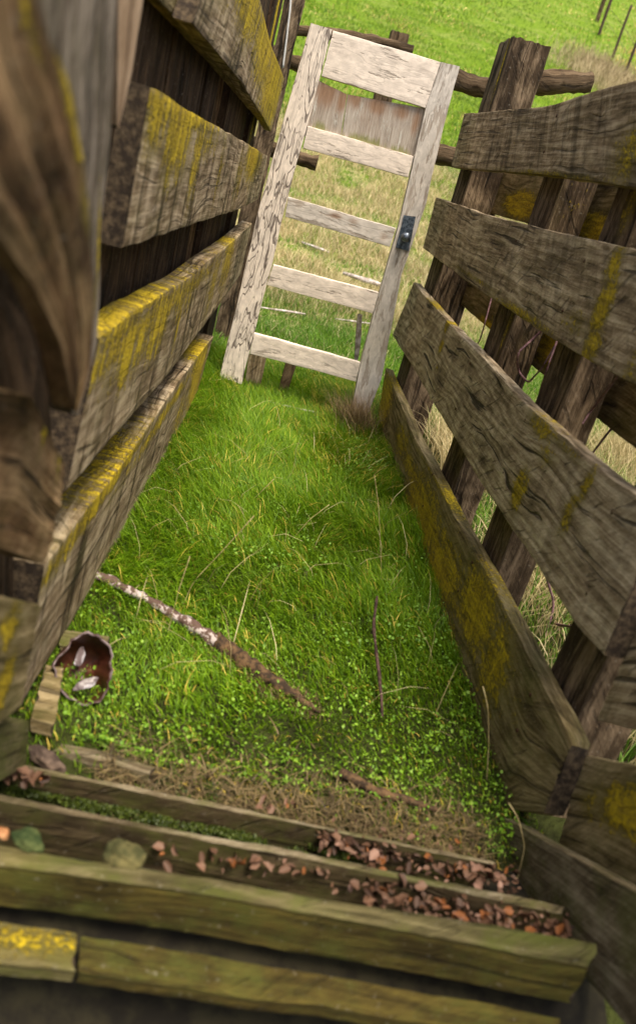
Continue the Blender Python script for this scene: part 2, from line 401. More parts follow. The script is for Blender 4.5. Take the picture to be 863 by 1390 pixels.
def ground_mat():
    n = NB('meadow_ground'); tc = n.n('ShaderNodeTexCoord').outputs['Object']
    sp = n.n('ShaderNodeSeparateXYZ'); n.t.links.new(tc, sp.inputs[0]); y = sp.outputs[1]
    a = n.noise(tc, 1.1, 6, .65); b = n.noise(tc, 9, 6, .7); c = n.noise(tc, 45, 4, .7)
    gr = n.ramp(n.add(n.mul(b, .6), n.mul(c, .4)), [(.32, (.04, .07, .006)), (.5, (.12, .20, .012)), (.68, (.22, .30, .02))])
    st = n.ramp(c, [(.3, (.22, .18, .08)), (.7, (.52, .44, .24))])
    far = n.step(y, 11, 22)
    m = n.mul(n.step(n.add(n.mul(a, .7), n.mul(b, .3)), .47, .6), n.math('SUBTRACT', 1, n.mul(far, .78)))
    col = n.mix(m, gr, st)
    near = n.step(y, 5.5, 4.5)
    soil = n.ramp(b, [(.35, (.018, .02, .006)), (.65, (.05, .06, .015))])
    col = n.mix(near, col, soil)
    n.bump(n.add(b, n.mul(c, .5)), 1.0, .05)
    return n.done(col, .95, .1)
xs = np.unique(np.r_[np.arange(-90, -6, 3.0), np.arange(-6, -1.2, .4), np.arange(-1.2, 2.4, .1), np.arange(2.4, 8, .4), np.arange(8, 120, 3.0)])
ys = np.unique(np.r_[np.arange(-30, -1, 3.0), np.arange(-1, 6, .1), np.arange(6, 30, .3), np.arange(30, 150, 2.5)])
g = grid_mesh('ground', xs, ys, ground_mat()); g['kind'] = 'structure'

# ------------------------------------------------------------------ grass, numpy
def colmesh(name, V, Fq, Ft, C, mat, smooth=False):
    nq, nt_ = len(Fq), len(Ft)
    me = bpy.data.meshes.new(name); me.vertices.add(len(V)); me.vertices.foreach_set('co', V.astype('f4').ravel())
    li = np.r_[Fq.ravel(), Ft.ravel()].astype('i4'); me.loops.add(len(li)); me.loops.foreach_set('vertex_index', li)
    me.polygons.add(nq + nt_)
    me.polygons.foreach_set('loop_start', np.r_[np.arange(nq) * 4, nq * 4 + np.arange(nt_) * 3].astype('i4'))
    me.update(calc_edges=True); me.validate()
    a = me.attributes.new('col', 'FLOAT_COLOR', 'POINT'); a.data.foreach_set('color', np.c_[C, np.ones(len(C))].astype('f4').ravel())
    if smooth: me.polygons.foreach_set('use_smooth', np.ones(nq + nt_, bool))
    me.materials.append(mat); return link(name, me)
def blades(name, P, h, wd, lean, head, C, mat=GRASS):
    """P base points, h heights, wd widths, lean outward bend (m), head bend azimuth"""
    n = len(P); fa = rng.uniform(0, math.pi, n)
    side = np.c_[np.cos(fa), np.sin(fa), np.zeros(n)] * wd[:, None] / 2
    bd = np.c_[np.cos(head), np.sin(head), np.zeros(n)]
    V = np.zeros((n, 7, 3)); up = np.array([0, 0, 1.])
    for k, (f, wf) in enumerate(((0, 1), (.38, .9), (.75, .6))):
        c = P + bd * (lean * f ** 1.8)[:, None] + up * (h * (f - .25 * f * f * np.minimum(1, lean / np.maximum(h, 1e-4))))[:, None]
        V[:, 2 * k] = c - side * wf; V[:, 2 * k + 1] = c + side * wf
    V[:, 6] = P + bd * lean[:, None] + up * (h * (1 - .32 * np.minimum(1.6, lean / np.maximum(h, 1e-4))))[:, None]
    b = np.arange(n)[:, None] * 7
    Fq = np.concatenate([b + [0, 1, 3, 2], b + [2, 3, 5, 4]]); Ft = b + [4, 5, 6]
    Cv = np.repeat(C[:, None, :], 7, 1)
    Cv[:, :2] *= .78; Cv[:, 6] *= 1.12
    return colmesh(name, V.reshape(-1, 3), Fq, Ft, Cv.reshape(-1, 3), mat)
def green(n, straw_p, bright=1.0):
    t = rng.random((n, 1)); c = (1 - t) * np.array([.055, .15, .010]) + t * np.array([.17, .31, .022])
    c *= rng.uniform(.75, 1.2, (n, 1)) * bright
    s = rng.random(n) < straw_p; k = s.sum(); t2 = rng.random((k, 1))
    c[s] = (1 - t2) * np.array([.32, .25, .10]) + t2 * np.array([.74, .62, .36]); return c
def gz(P):
    return np.array([ground_z(a, b) for a, b in P])
def clump(x, y, s, o): return np.array([mn.noise((a * s + o, b * s, o)) for a, b in zip(x, y)])

# chute grass
n = 175000
y = 1.27 + (rng.random(n) ** 1.15) * 4.05; x = rng.uniform(-.62, .99, n)
cl = clump(x, y, 3.2, 1); cl2 = clump(x, y, 9, 4)
keep = (rng.random(n) < np.clip((y - 1.25) / .45, .16, 1) * np.clip(.8 + cl2 * .7, .2, 1)); x, y, cl, cl2 = x[keep], y[keep], cl[keep], cl2[keep]; n = len(x)
P = np.c_[x, y, gz(np.c_[x, y])]
sz = np.clip((y - 1.2) / 1.2, .35, 1)
h = (.032 + .042 * rng.random(n)) * sz * (1.1 + .45 * cl); h = np.maximum(h, .015)
left = np.exp(-((x + .05) / .35) ** 2)
h *= (1 + .35 * left) * (1 + .45 * np.clip((y - 2.0) / 1.2, 0, 1))
strawp = np.clip(.025 + .09 * (cl2 > .3) + .3 * np.exp(-((y - 1.36) / .08) ** 2) * (x > .0) + .10 * ((x > .5) & (y > 3.4)), 0, .6)
C_ = green(n, strawp, 1.0); C_ *= (1 + .18 * cl)[:, None]; C_ *= np.array([1.38, 1.22, .42])
head = 2.6 * clump(x, y, 2.0, 7) * 1.2 + rng.normal(0, .95, n) + math.radians(200)
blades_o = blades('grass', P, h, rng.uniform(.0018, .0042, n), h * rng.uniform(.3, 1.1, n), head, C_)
tag(blades_o, None, None, kind='stuff')

# meadow grass in bands, blades grow coarser with distance
for (y0, y1, x0, x1, n, hh, ww, tg) in ((5.0, 9, -2.5, 4.5, 100000, .10, .006, 1), (-.5, 5.2, 1.2, 3.6, 42000, .20, .005, 1), (.8, 5.2, -2.2, -.62, 12000, .10, .005, 1),
                                    (9, 17, -4, 9, 120000, .12, .010, 2), (17, 34, -7, 19, 110000, .13, .02, 3), (34, 80, -14, 48, 90000, .14, .045, 4)):
    y = rng.uniform(y0, y1, n) if y1 < 20 else y0 + (y1 - y0) * rng.random(n) ** 1.3
    x = rng.uniform(x0, x1, n)
    P = np.c_[x, y, gz(np.c_[x, y])]
    cl = clump(x, y, 1.3 if y1 < 20 else .5, 3); cl2 = clump(x, y, .45 if y1 < 20 else .2, 8)
    band = np.clip((y - 7.2) / 1.6, 0, 1) * np.clip((21 - y) / 7, 0, 1)
    sp = np.clip(.08 + band * (.88 + .9 * cl) + .1 * cl, .03, .92)
    if y0 < 0: sp = np.clip(.62 + .9 * cl, .2, .95)
    if tg >= 3:
        sp = np.clip(.05 + .25 * cl + .9 * np.exp(-((x - .42 * y + .8) / (.05 * y)) ** 2), 0.02, .85)
    C_ = green(n, sp, 1.0) * (1 + (.35 if tg < 3 else .65) * cl2)[:, None]
    if tg >= 3: C_ = C_ * np.array([1.3, 1.12, .8])
    h = hh * rng.uniform(.4, 1.1, n) * (1 + .8 * np.clip(cl, -.6, 1)); h[sp > .5] *= 1.5
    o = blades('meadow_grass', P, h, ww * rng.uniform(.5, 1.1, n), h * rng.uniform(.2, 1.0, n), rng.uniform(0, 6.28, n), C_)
    tag(o, None, None, kind='stuff')

def leaves(name, P, size, tilt, C, mat, fold=.15, asp=.75):
    n = len(P); an = rng.uniform(0, 6.28, n); T = np.c_[np.cos(an), np.sin(an), np.zeros(n)]; B = np.c_[-np.sin(an), np.cos(an), np.zeros(n)]
    tx = rng.normal(0, tilt, n); ty = rng.normal(0, tilt, n)
    T[:, 2] = np.tan(np.clip(tx, -1.2, 1.2)); B[:, 2] = np.tan(np.clip(ty, -1.2, 1.2))
    T /= np.linalg.norm(T, axis=1)[:, None]; B /= np.linalg.norm(B, axis=1)[:, None]; N = np.cross(T, B)
    prof = [(-.5, 0, 0), (-.28, .38, 1), (.15, .46, 1), (.5, 0, 0), (.15, -.46, 1), (-.28, -.38, 1), (-.1, 0, 0), (.2, 0, 0)]
    V = np.zeros((n, 8, 3))
    for k, (a, b, e) in enumerate(prof):
        V[:, k] = P + size[:, None] * (T * a + B * b * asp + N * (fold * e + rng.normal(0, .05, n)[:, None]))
    b = np.arange(n)[:, None] * 8
    Fq = np.concatenate([b + [6, 7, 2, 1], b + [6, 5, 4, 7]]); Ft = np.concatenate([b + [0, 6, 1], b + [0, 5, 6], b + [7, 3, 2], b + [7, 4, 3]])
    return colmesh(name, V.reshape(-1, 3), Fq, Ft, np.repeat(C, 8, 0), mat, True)
# chickweed / clover on the near ground
n = 16000
y = 1.30 + rng.random(n) ** 1.2 * 1.35; x = rng.uniform(-.45, .93, n); y = np.maximum(y, np.where(x > .62, 1.27, 1.40))
cl = clump(x, y, 6, 2)
keep = (cl > -.25 + .5 * (y > 2.1) + .5 * (rng.random(n) - .5)) & ~((y < 1.45) & (x > .0) & (x < .62) & (rng.random(n) < .6)); x, y = x[keep], y[keep]; n = len(x)
P = np.c_[x, y, gz(np.c_[x, y]) + rng.uniform(.008, .038, n)]
t = rng.random((n, 1)); C_ = ((1 - t) * np.array([.10, .23, .010]) + t * np.array([.28, .46, .04]))
tag(leaves('ground_cover_leaves', P, .0035 + .009 * rng.random(n) ** 1.8, .6, C_, LEAF, .12, rng.choice([.5, .8, 1.0], n)[:, None]), None, None, kind='stuff')
n = 7000; y = rng.uniform(2.0, 4.4, n); x = rng.uniform(-.1, .9, n); cl = clump(x, y, 3, 12); k = cl > .05; x, y = x[k], y[k]; n = len(x)
P = np.c_[x, y, gz(np.c_[x, y]) + rng.uniform(.03, .075, n)]
t = rng.random((n, 1)); C_ = ((1 - t) * np.array([.10, .22, .015]) + t * np.array([.24, .42, .06]))
tag(leaves('clover_patch', P, .004 + .011 * rng.random(n) ** 2, .5, C_, LEAF, .1, .85), None, None, kind='stuff')

# dry litter mat just beyond the first step
n = 4200; x = rng.uniform(-.1, .82, n); y = 1.26 + abs(rng.normal(0, .085, n)); P = np.c_[x, y, gz(np.c_[x, y]) + rng.uniform(0.004, .03, n)]
t = rng.random((n, 1)); C_ = (1 - t) * np.array([.04, .025, .012]) + t * np.array([.25, .18, .08])
h = rng.uniform(.003, .018, n)
tag(blades('dry_litter', P, h, rng.uniform(.0015, .004, n), rng.uniform(.02, .075, n), rng.uniform(0, 6.28, n), C_, DEAD), None, None, kind='stuff')
# dry stalks sticking out of the chute grass
n = 170; x = rng.uniform(-.2, .9, n); y = rng.uniform(1.5, 4.4, n); P = np.c_[x, y, gz(np.c_[x, y]) + .02]
C_ = green(n, np.ones(n)); h = rng.uniform(.06, .2, n)
tag(blades('dry_stalks', P, h, rng.uniform(.0018, .003, n), rng.uniform(.05, .22, n), rng.uniform(0, 6.28, n), C_, DEAD), None, None, kind='stuff')
# grey-brown tuft of dead grass on the foot of the right stile
n = 900; c0 = hit(487, 585); x = c0[0] + rng.normal(-.03, .07, n); y = c0[1] + rng.normal(0.02, .06, n); P = np.c_[x, y, gz(np.c_[x, y])]
t = rng.random((n, 1)); C_ = (1 - t) * np.array([.10, .065, .03]) + t * np.array([.36, .26, .13])
h = rng.uniform(.08, .26, n)
o = blades('dead_grass_tuft', P, h, rng.uniform(.0015, .003, n), h * rng.uniform(.2, 1.0, n), rng.normal(3.4, 1.2, n), C_, DEAD)
tag(o, 'tuft of dead brown grass grown against the foot of the white door', 'grass tuft')

# ------------------------------------------------------------------ the built wholes, each an Empty that parents its boards and posts
f1 = empty('plank_fence', (.98, 3.0, 0), 'plank fence on the right with four wide boards nailed to brown posts', 'fence', 'fences walling the chute')
f2 = empty('plank_fence', (-.3, 3.0, 0), 'plank fence on the left, yellow lichened boards backed by dark upright planks', 'fence', 'fences walling the chute')
f3 = empty('rail_fence', (.6, 5.5, 0), 'brown rail fence crossing behind the white door', 'fence')
f5 = empty('wooden_ramp', (.3, 1.1, 0), 'mossy wooden ramp of stepped boards across the bottom with dead leaves between', 'ramp')
f6 = empty('bramble', (1.05, 2.6, 0), 'thin purple bramble stems looping between the right hand fence posts', 'bramble')
f7 = empty('bramble', (1.3, 1.9, 0), 'tangled bramble outside the right fence, seen under its third board', 'bramble')
PAR.update({'boards of the right hand fence': f1, 'posts carrying the right hand fence': f1, 'outer rails behind the right hand posts': f1,
            'boards of the left hand fence': f2, 'upright planks behind the left hand fence': f2, 'near pieces of the left hand fence': f2,
            'rails of the cross fence behind the door': f3, 'posts of the cross fence behind the door': f3, 'steps of the wooden ramp': f5,
            'bramble a': f6, 'bramble b': f7})
# ------------------------------------------------------------------ right fence
RX = .92
RP = (np.array([RX, 0, 0.]), np.array([1., 0, 0]))
RO = (np.array([RX + .05, 0, 0.]), np.array([1., 0, 0]))
OUTR = (1, 0, 0)
rf = 'boards of the right hand fence'
def wallboard(label, A, B, plane, thick, out, mat, seed, group, nm='fence_board', nails=(), **kw):
    o = pxboard(nm, A, B, plane, thick, out, mat, seed=seed, **kw)
    return tag(o, label, 'board', group)
wallboard('top board of the right fence, dark grey, in front of the tall post',
    [(612, 227), (742, 238), (837, 251), (900, 262), (980, 275)], [(630, 154), (742, 144), (800, 126), (863, 108), (980, 80)],
    RP, .045, OUTR, GREY3, 1, rf, blobs=[(855, 205, .16, .12, .62), (740, 236, .9, .018, .55), (690, 200, .2, .05, .25)], bow=.012)
wallboard('second board down of the right fence, yellow lichen stripe near its right end',
    [(574, 337), (630, 380), (728, 447), (813, 498), (863, 524), (980, 588)], [(592, 268), (662, 292), (728, 308), (863, 339), (980, 366)],
    RP, .042, OUTR, GREY, 2, rf, blobs=[(832, 360, .05, .07, .85), (818, 415, .06, .10, 1.0), (803, 470, .06, .07, .95), (705, 425, .5, .025, .7), (640, 375, .5, .015, .6), (860, 500, .1, .08, .5), (780, 440, .15, .05, .5)], bow=.01)
wallboard('third board down of the right fence, long and pale with a split upper edge',
    [(533, 455), (560, 499), (595, 560), (648, 648), (700, 726), (785, 852), (820, 890)], [(562, 383), (606, 436), (648, 478), (711, 545), (816, 638), (870, 675), (902, 697)],
    RP, .05, OUTR, GREY2, 3, rf, blobs=[(606, 440, .05, .05, 1.0), (598, 470, .06, .05, .8), (592, 500, .05, .03, .5), (705, 665, .06, .08, 1.0), (735, 580, .14, .04, .75), (770, 700, .04, .08, .75), (795, 660, .03, .07, .8), (740, 620, .1, .05, .5), (590, 415, .3, .012, .8), (760, 600, .25, .02, .6)], bow=.012)
wallboard('lowest board of the right fence, in the grass, ochre lichen, ragged near end',
    [(508, 592), (560, 772), (606, 898), (626, 964), (652, 1045), (678, 1097), (738, 1104)], [(523, 499), (560, 588), (627, 718), (676, 813), (733, 924), (762, 979), (776, 1012)],
    RP, .055, OUTR, DULL, 4, rf, rag=.02, blobs=[(520, 545, .3, .2, 1.05), (572, 700, .45, .16, 1.0), (600, 770, .35, .15, .9), (645, 825, .24, .16, .92), (668, 900, .16, .16, .8), (610, 860, .1, .08, .6), (560, 640, .4, .06, .75), (545, 600, .3, .1, .7), (700, 960, .1, .08, .35), (620, 700, 1.2, .012, .7)], bow=.01)
wallboard('short mossy cracked board with yellow patch beside the ragged end of the lowest board',
    [(756, 1150), (863, 1200), (960, 1240)], [(790, 1024), (863, 1038), (960, 1058)], RO, .04, OUTR, DULL, 5, rf, blobs=[(850, 1100, .12, .06, 1.0), (800, 1090, .05, .05, .5)])
wallboard('grey cut board end on the right edge, above the short mossy board',
    [(809, 978), (863, 991), (980, 1015)], [(868, 836), (900, 828), (980, 815)], RO, .04, OUTR, GREY, 6, rf)
wallboard('slanting dark green side board of the ramp running up to the right edge',
    [(672, 1195), (760, 1290), (880, 1430)], [(680, 1108), (765, 1155), (880, 1222)], (np.array([.895, 0, 0]), np.array([1., 0, 0])), .04, OUTR, STEP, 7, 'steps of the wooden ramp', nm='ramp_side_board',
    blobs=[])

def vpost(nm, label, y0, y1, z0, z1, x, thick, mat, seed, group, mo=(), slant=0, **kw):
    A = [(x, y0, z0), (x, y0 + slant * .5, (z0 + z1) / 2), (x, y0 + slant, z1)]; B = [(x, y1, z0), (x, y1 + slant * .5, (z0 + z1) / 2), (x, y1 + slant, z1)]
    o = board(nm, A, B, thick, OUTR, mat, seed=seed, plane=(np.array([x, 0, 0.]), np.array([1., 0, 0])), blobs=mo, relief=.0025, wob=.008, rag=.012, **kw)
    return tag(o, label, 'post', group)
XP = RX + .062
PR = (np.array([XP, 0, 0]), np.array([1., 0, 0]))
def yy(px, py): return on((px, py), PR)[1]
gp = 'posts carrying the right hand fence'
vpost('fence_post', 'tall square topped post rising above the right fence beside the white door', 4.36, 4.66, -.1, on((715, 38), PR)[2], XP, .20, POST, 11, gp,
      mo=[(565, 400, .5, .03, .9), (640, 240, .4, .03, .9), (700, 90, .2, .02, .8), (690, 60, .3, .012, .9)])
vpost('fence_post', 'thick brown fence post behind the third board, second from the door', 2.90, 3.14, -.1, 1.74, XP, .13, POST, 12, gp,
      mo=[(760, 270, .15, .05, .5), (690, 440, .2, .03, .6)])
vpost('fence_post', 'coarse grained brown fence post, third from the door', 2.2, 2.41, -.1, 1.7, XP, .12, POST, 13, gp,
      mo=[(855, 280, .12, .05, .6)])
vpost('fence_post', 'dark fence post by the near end of the third board, nearest on the right', 1.46, 1.66, -.1, 1.75, XP, .15, POST, 14, gp)
# outer rails on the far side of the posts
XO = XP + .17
go = 'outer rails behind the right hand posts'
def outer(label, z0, z1, y0, y1, seed, mo):
    pl = (np.array([XO, 0, 0.]), np.array([1., 0, 0]))
    A = [(XO, y1, z0), (XO, (y0 + y1) / 2, z0 - .01), (XO, y0, z0)]; B = [(XO, y1, z1), (XO, (y0 + y1) / 2, z1 - .01), (XO, y0, z1)]
    o = board('outer_rail', A, B, .04, OUTR, DULL, seed=seed, plane=pl, blobs=mo); tag(o, label, 'rail', go)
pO = lambda x, y: (x, y)
outer('upper outer rail with yellow lichen seen between the right hand posts', 1.37, 1.62, 1.0, 5.0, 21,
      [(705, 278, .3, .07, 1.3), (800, 315, .3, .07, 1.3)])
outer('lower outer rail with yellow lichen, behind the brown posts', .86, 1.10, 1.2, 5.0, 22, [(662, 450, .3, .06, 1.2), (745, 470, .3, .08, 1.2)])

# ------------------------------------------------------------------ left fence
LN = np.array([1., -.05, 0]); LN /= np.linalg.norm(LN)
def LP(a): return (np.array([a, 0, 0.]), LN)
OUTL = tuple(-LN)
L0 = LP(-.37)
lf = 'boards of the left hand fence'
wallboard('topmost board of the left fence, yellow lichen running down its far end',
    [(262, 31), (300, 77), (329, 113), (350, 148), (368, 179)], [(300, -85), (334, -45), (354, 0), (367, 57), (386, 106)],
    L0, .05, OUTL, GREYL, 31, lf, vert=1, blobs=[(340, 0, .5, .14, .9), (360, 60, .5, .18, 1.0), (372, 110, .9, .3, .95), (300, -20, .3, .08, .4)])
wallboard('backing board of the left fence running up out of the picture behind the topmost grey board',
    [(170, -60), (215, 0), (262, 50), (320, 118), (352, 158)], [(225, -175), (262, -105), (300, -50), (345, 0), (375, 80)],
    LP(-.425), .04, OUTL, DULL, 32, lf)
wallboard('broad middle board of the left fence with yellow lichen along its upper edge and a cut near end',
    [(166, 338), (265, 304), (323, 285), (350, 271)], [(205, 117), (280, 163), (333, 193), (363, 212)],
    L0, .055, OUTL, GREYL, 33, lf, vert=1, blobs=[(240, 150, .9, .04, .9), (235, 215, .2, .10, .55), (215, 150, .14, .10, .85), (245, 175, .22, .13, .95), (268, 210, .08, .16, .85), (283, 190, .3, .08, .55), (262, 240, .05, .15, .6), (345, 215, .5, .14, .9), (300, 225, .1, .15, .5), (325, 240, .2, .15, .5)])
wallboard('third board down of the left fence with a thick mossy yellow top edge',
    [(90, 668), (155, 592), (220, 519), (300, 412), (327, 372)], [(135, 459), (183, 422), (250, 382), (283, 354), (316, 328), (342, 303)],
    L0, .07, OUTL, GREYL, 34, lf, vert=1, blobs=[(200, 440, 2.0, .06, .7), (190, 470, .4, .10, .6), (160, 450, .2, .05, .8), (175, 475, .12, .12, .85), (215, 440, .2, .13, .85), (250, 410, .3, .1, .6), (245, 420, .05, .2, .7), (290, 380, .2, .2, .6), (310, 350, .3, .2, .8), (200, 410, 1.2, .03, .8)])
wallboard('lowest board of the left fence, long and weathered, mossy on top, beside the green grass',
    [(25, 968), (50, 922), (100, 842), (150, 752), (200, 672), (235, 602), (268, 532)], [(60, 770), (77, 747), (108, 704), (158, 643), (215, 560), (250, 508), (290, 456)],
    L0, .085, OUTL, GREYL, 35, lf, vert=1, blobs=[(105, 720, .5, .03, .8), (150, 660, .6, .03, .9), (225, 560, .8, .04, .8), (270, 500, .3, .3, 1.0), (245, 560, .2, .15, .6), (255, 480, .5, .05, .7)])

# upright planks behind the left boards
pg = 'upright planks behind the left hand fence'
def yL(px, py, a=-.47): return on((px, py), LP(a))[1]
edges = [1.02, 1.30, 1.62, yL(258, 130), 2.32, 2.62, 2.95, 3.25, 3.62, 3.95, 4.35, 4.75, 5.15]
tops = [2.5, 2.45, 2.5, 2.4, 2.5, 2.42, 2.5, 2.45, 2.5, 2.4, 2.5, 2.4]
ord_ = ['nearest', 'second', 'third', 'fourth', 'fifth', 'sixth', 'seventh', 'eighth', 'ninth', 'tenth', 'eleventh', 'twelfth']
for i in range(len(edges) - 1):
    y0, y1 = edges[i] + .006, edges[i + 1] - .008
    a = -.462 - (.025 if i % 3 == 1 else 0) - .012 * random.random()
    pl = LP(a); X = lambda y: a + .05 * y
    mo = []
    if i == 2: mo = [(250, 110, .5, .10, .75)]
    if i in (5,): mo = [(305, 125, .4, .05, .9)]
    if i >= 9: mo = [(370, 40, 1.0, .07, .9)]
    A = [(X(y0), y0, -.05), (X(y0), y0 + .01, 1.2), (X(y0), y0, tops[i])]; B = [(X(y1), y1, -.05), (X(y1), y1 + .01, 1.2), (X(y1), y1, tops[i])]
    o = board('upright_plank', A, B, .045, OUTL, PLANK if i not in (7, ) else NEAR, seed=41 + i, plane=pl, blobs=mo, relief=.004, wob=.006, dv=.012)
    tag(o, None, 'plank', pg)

# weathered pieces right beside the lens
nf = 'near pieces of the left hand fence'
def near(nm, label, A, B, a, th, mat, seed, **kw):
    o = pxboard(nm, A, B, LP(a), th, OUTL, mat, seed=seed, relief=kw.pop('relief', .0018), wob=.004, du=.012, dv=.007, **kw)
    return tag(o, label, 'plank', nf)
near('twisted_plank', 'twisted knotty brown plank with a pointed lower end in the upper left corner',
     [(100, 556), (84, 470), (52, 395), (12, 325), (-40, 270), (-80, 180), (-90, 80), (-90, -70)], [(106, 560), (125, 500), (127, 430), (120, 330), (108, 220), (90, 110), (65, 50), (42, -70)],
     -.235, .03, NEAR, 61, blobs=[(100, 190, .03, .010, 1.1), (85, 100, .08, .012, .9), (112, 280, .05, .012, .7), (40, 20, .06, .012, .5)], relief=.008, bow=.01)
near('upright_grey_plank', 'grey upright plank with a yellow moss edge, right of the twisted brown plank',
     [(96, 560), (90, 400), (86, 200), (82, 100), (92, 0), (98, -70)], [(108, 566), (133, 470), (138, 400), (140, 300), (152, 200), (159, 100), (163, 0), (166, -70)],
     -.30, .035, NEARG, 62, blobs=[(134, 330, .09, .008, 1.2), (130, 400, .05, .008, .6)])
near('grey_splinter_board', 'short pointed grey board between the two upright planks at the top left',
     [(72, 80), (60, 40), (50, 0), (38, -70)], [(76, 82), (84, 45), (92, 0), (98, -70)], -.27, .02, NEARG, 63)
near('bare_slat', 'narrow tapering bare tan slat at the top, right of the grey upright plank',
     [(159, 172), (161, 80), (163, 0), (165, -70)], [(161, 176), (181, 100), (189, 50), (197, 0), (201, -70)], -.345, .02, PINK, 64)
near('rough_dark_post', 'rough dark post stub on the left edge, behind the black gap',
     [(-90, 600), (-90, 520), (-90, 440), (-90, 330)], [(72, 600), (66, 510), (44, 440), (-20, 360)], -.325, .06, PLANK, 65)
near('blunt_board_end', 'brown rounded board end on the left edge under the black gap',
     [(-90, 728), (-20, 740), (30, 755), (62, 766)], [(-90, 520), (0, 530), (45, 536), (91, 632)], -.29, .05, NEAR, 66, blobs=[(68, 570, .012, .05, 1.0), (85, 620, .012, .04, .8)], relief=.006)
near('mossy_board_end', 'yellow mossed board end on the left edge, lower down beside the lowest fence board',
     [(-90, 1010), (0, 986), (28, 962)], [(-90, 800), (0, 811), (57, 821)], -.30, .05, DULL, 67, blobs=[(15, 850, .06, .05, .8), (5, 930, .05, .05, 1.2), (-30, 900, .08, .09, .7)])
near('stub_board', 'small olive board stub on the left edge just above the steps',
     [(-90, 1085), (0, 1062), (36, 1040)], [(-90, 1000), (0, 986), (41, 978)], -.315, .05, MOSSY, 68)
near('gap_backing_post', 'dark post added to blacken the gap behind the blunt board ends at the left edge',
     [(-90, 1300), (-90, 900), (-90, 300), (-90, -80)], [(20, 1300), (18, 900), (18, 740), (60, -80)], -.415, .09, PLANK, 69)  # dark upright added as a backdrop, so the gap reads black

# ------------------------------------------------------------------ the old door
DY = 4.45
DP = (np.array([0, DY, 0.]), np.array([0., 1, 0]))
OUTD = (0, 1, 0)
door = empty('old_door', tuple(onY((390, 548), DY)), 'old white painted door frame with most panels gone, leaning at the end of the chute', 'door')
def dpart(nm, A, B, mat, seed, dy=0.0, th=.035, label=None, parent=door, **kw):
    pl = (np.array([0, DY + dy, 0.]), np.array([0., 1, 0]))
    o = pxboard(nm, A, B, pl, th, OUTD, mat, parent=parent, seed=seed, relief=.0008, wob=.0025, rag=.002, dv=.01, **kw)
    if label: o['label'] = label
    return o
dpart('stile', [(298, 511), (328, 384), (352, 280), (380, 179), (422, 31)], [(328, 522), (345, 452), (369, 360), (387, 280), (409, 200), (434, 106), (451, 40)], PCRK, 71, label='left stile with long dark cracks in the paint')
dpart('stile', [(466, 590), (473, 577), (489, 492), (514, 397), (542, 300), (577, 147), (599, 84)], [(488, 592), (517, 517), (545, 373), (577, 280), (605, 160), (624, 90)], PAINT2, 72, rust=[(482, 560, .14, .12, .8), (486, 500, .2, .03, .5)], label='right stile, bare grey at the foot')
dpart('rail', [(436, 103), (577, 147)], [(452, 41), (598, 84)], PAINT, 73, .004, label='broad top rail')
dpart('rail', [(411, 201), (554, 241)], [(418, 171), (561, 212)], PAINT, 74, .004)
dpart('rail', [(387, 294), (529, 335)], [(391, 267), (537, 310)], PAINT2, 75, .004, label='rail with dark knots', rust=[(455, 293, .05, .02, .8), (480, 300, .04, .02, .7), (520, 322, .03, .04, .6)])
dpart('rail', [(362, 387), (506, 426)], [(371, 359), (514, 397)], PCRK2 if False else PAINT, 76, .004)
dpart('rail', [(339, 480), (483, 518)], [(345, 452), (489, 492)], PAINT, 77, .004)
dpart('panel', [(413, 185), (430, 108)], [(460, 200), (471, 128)], PPAN, 78, .02, .012, rust=[(445, 122, .10, .08, 1.0), (466, 132, .08, .03, 1.2)], blobs=[(432, 178, .07, .06, 1.0)])
dpart('panel', [(461, 200), (472, 128)], [(566, 222), (582, 148)], PPAN, 79, .021, .012, rust=[(482, 132, .06, .05, 1.2), (512, 142, .06, .08, 1.1), (545, 152, .05, .07, .9), (565, 165, .1, .03, .9), (500, 160, .12, .12, .45)], blobs=[(490, 198, .07, .16, 1.1), (540, 208, .06, .10, .9)])
plate = dpart('lock_plate', [(537, 336), (548, 292)], [(554, 341), (564, 294)], STEEL, 80, -.006, .006)
# knob: lathed
def lathe(nm, c, axis, prof, mat, parent, seg=20):
    axis = Vector(axis).normalized(); a = axis.orthogonal().normalized(); b = axis.cross(a); V = []; Fc = []
    for (d, r) in prof:
        for j in range(seg):
            t = j / seg * 2 * math.pi; V.append(Vector(c) + axis * d + (a * math.cos(t) + b * math.sin(t)) * r)
    for i in range(len(prof) - 1):
        for j in range(seg): Fc.append((i * seg + j, i * seg + (j + 1) % seg, (i + 1) * seg + (j + 1) % seg, (i + 1) * seg + j))
    Fc.append(tuple(range(seg))[::-1]); Fc.append(tuple(range((len(prof) - 1) * seg, len(prof) * seg)))
    me = bpy.data.meshes.new(nm); me.from_pydata([tuple(v) for v in V], [], Fc); me.polygons.foreach_set('use_smooth', np.ones(len(Fc), bool)); me.materials.append(mat)
    o = bpy.data.objects.new(nm, me); COL.objects.link(o)
    if parent is not None:
        o.parent = parent
    return o
lathe('door_knob', onY((549, 321), DY - .008), (0, -1, 0), [(0, .016), (.006, .016), (.010, .009), (.026, .009), (.032, .018), (.042, .0265), (.053, .0265), (.061, .018), (.064, .004)], simple('worn_knob_steel', (.10, .12, .15), (.25, .28, .33), 60, .35, .8), plate)

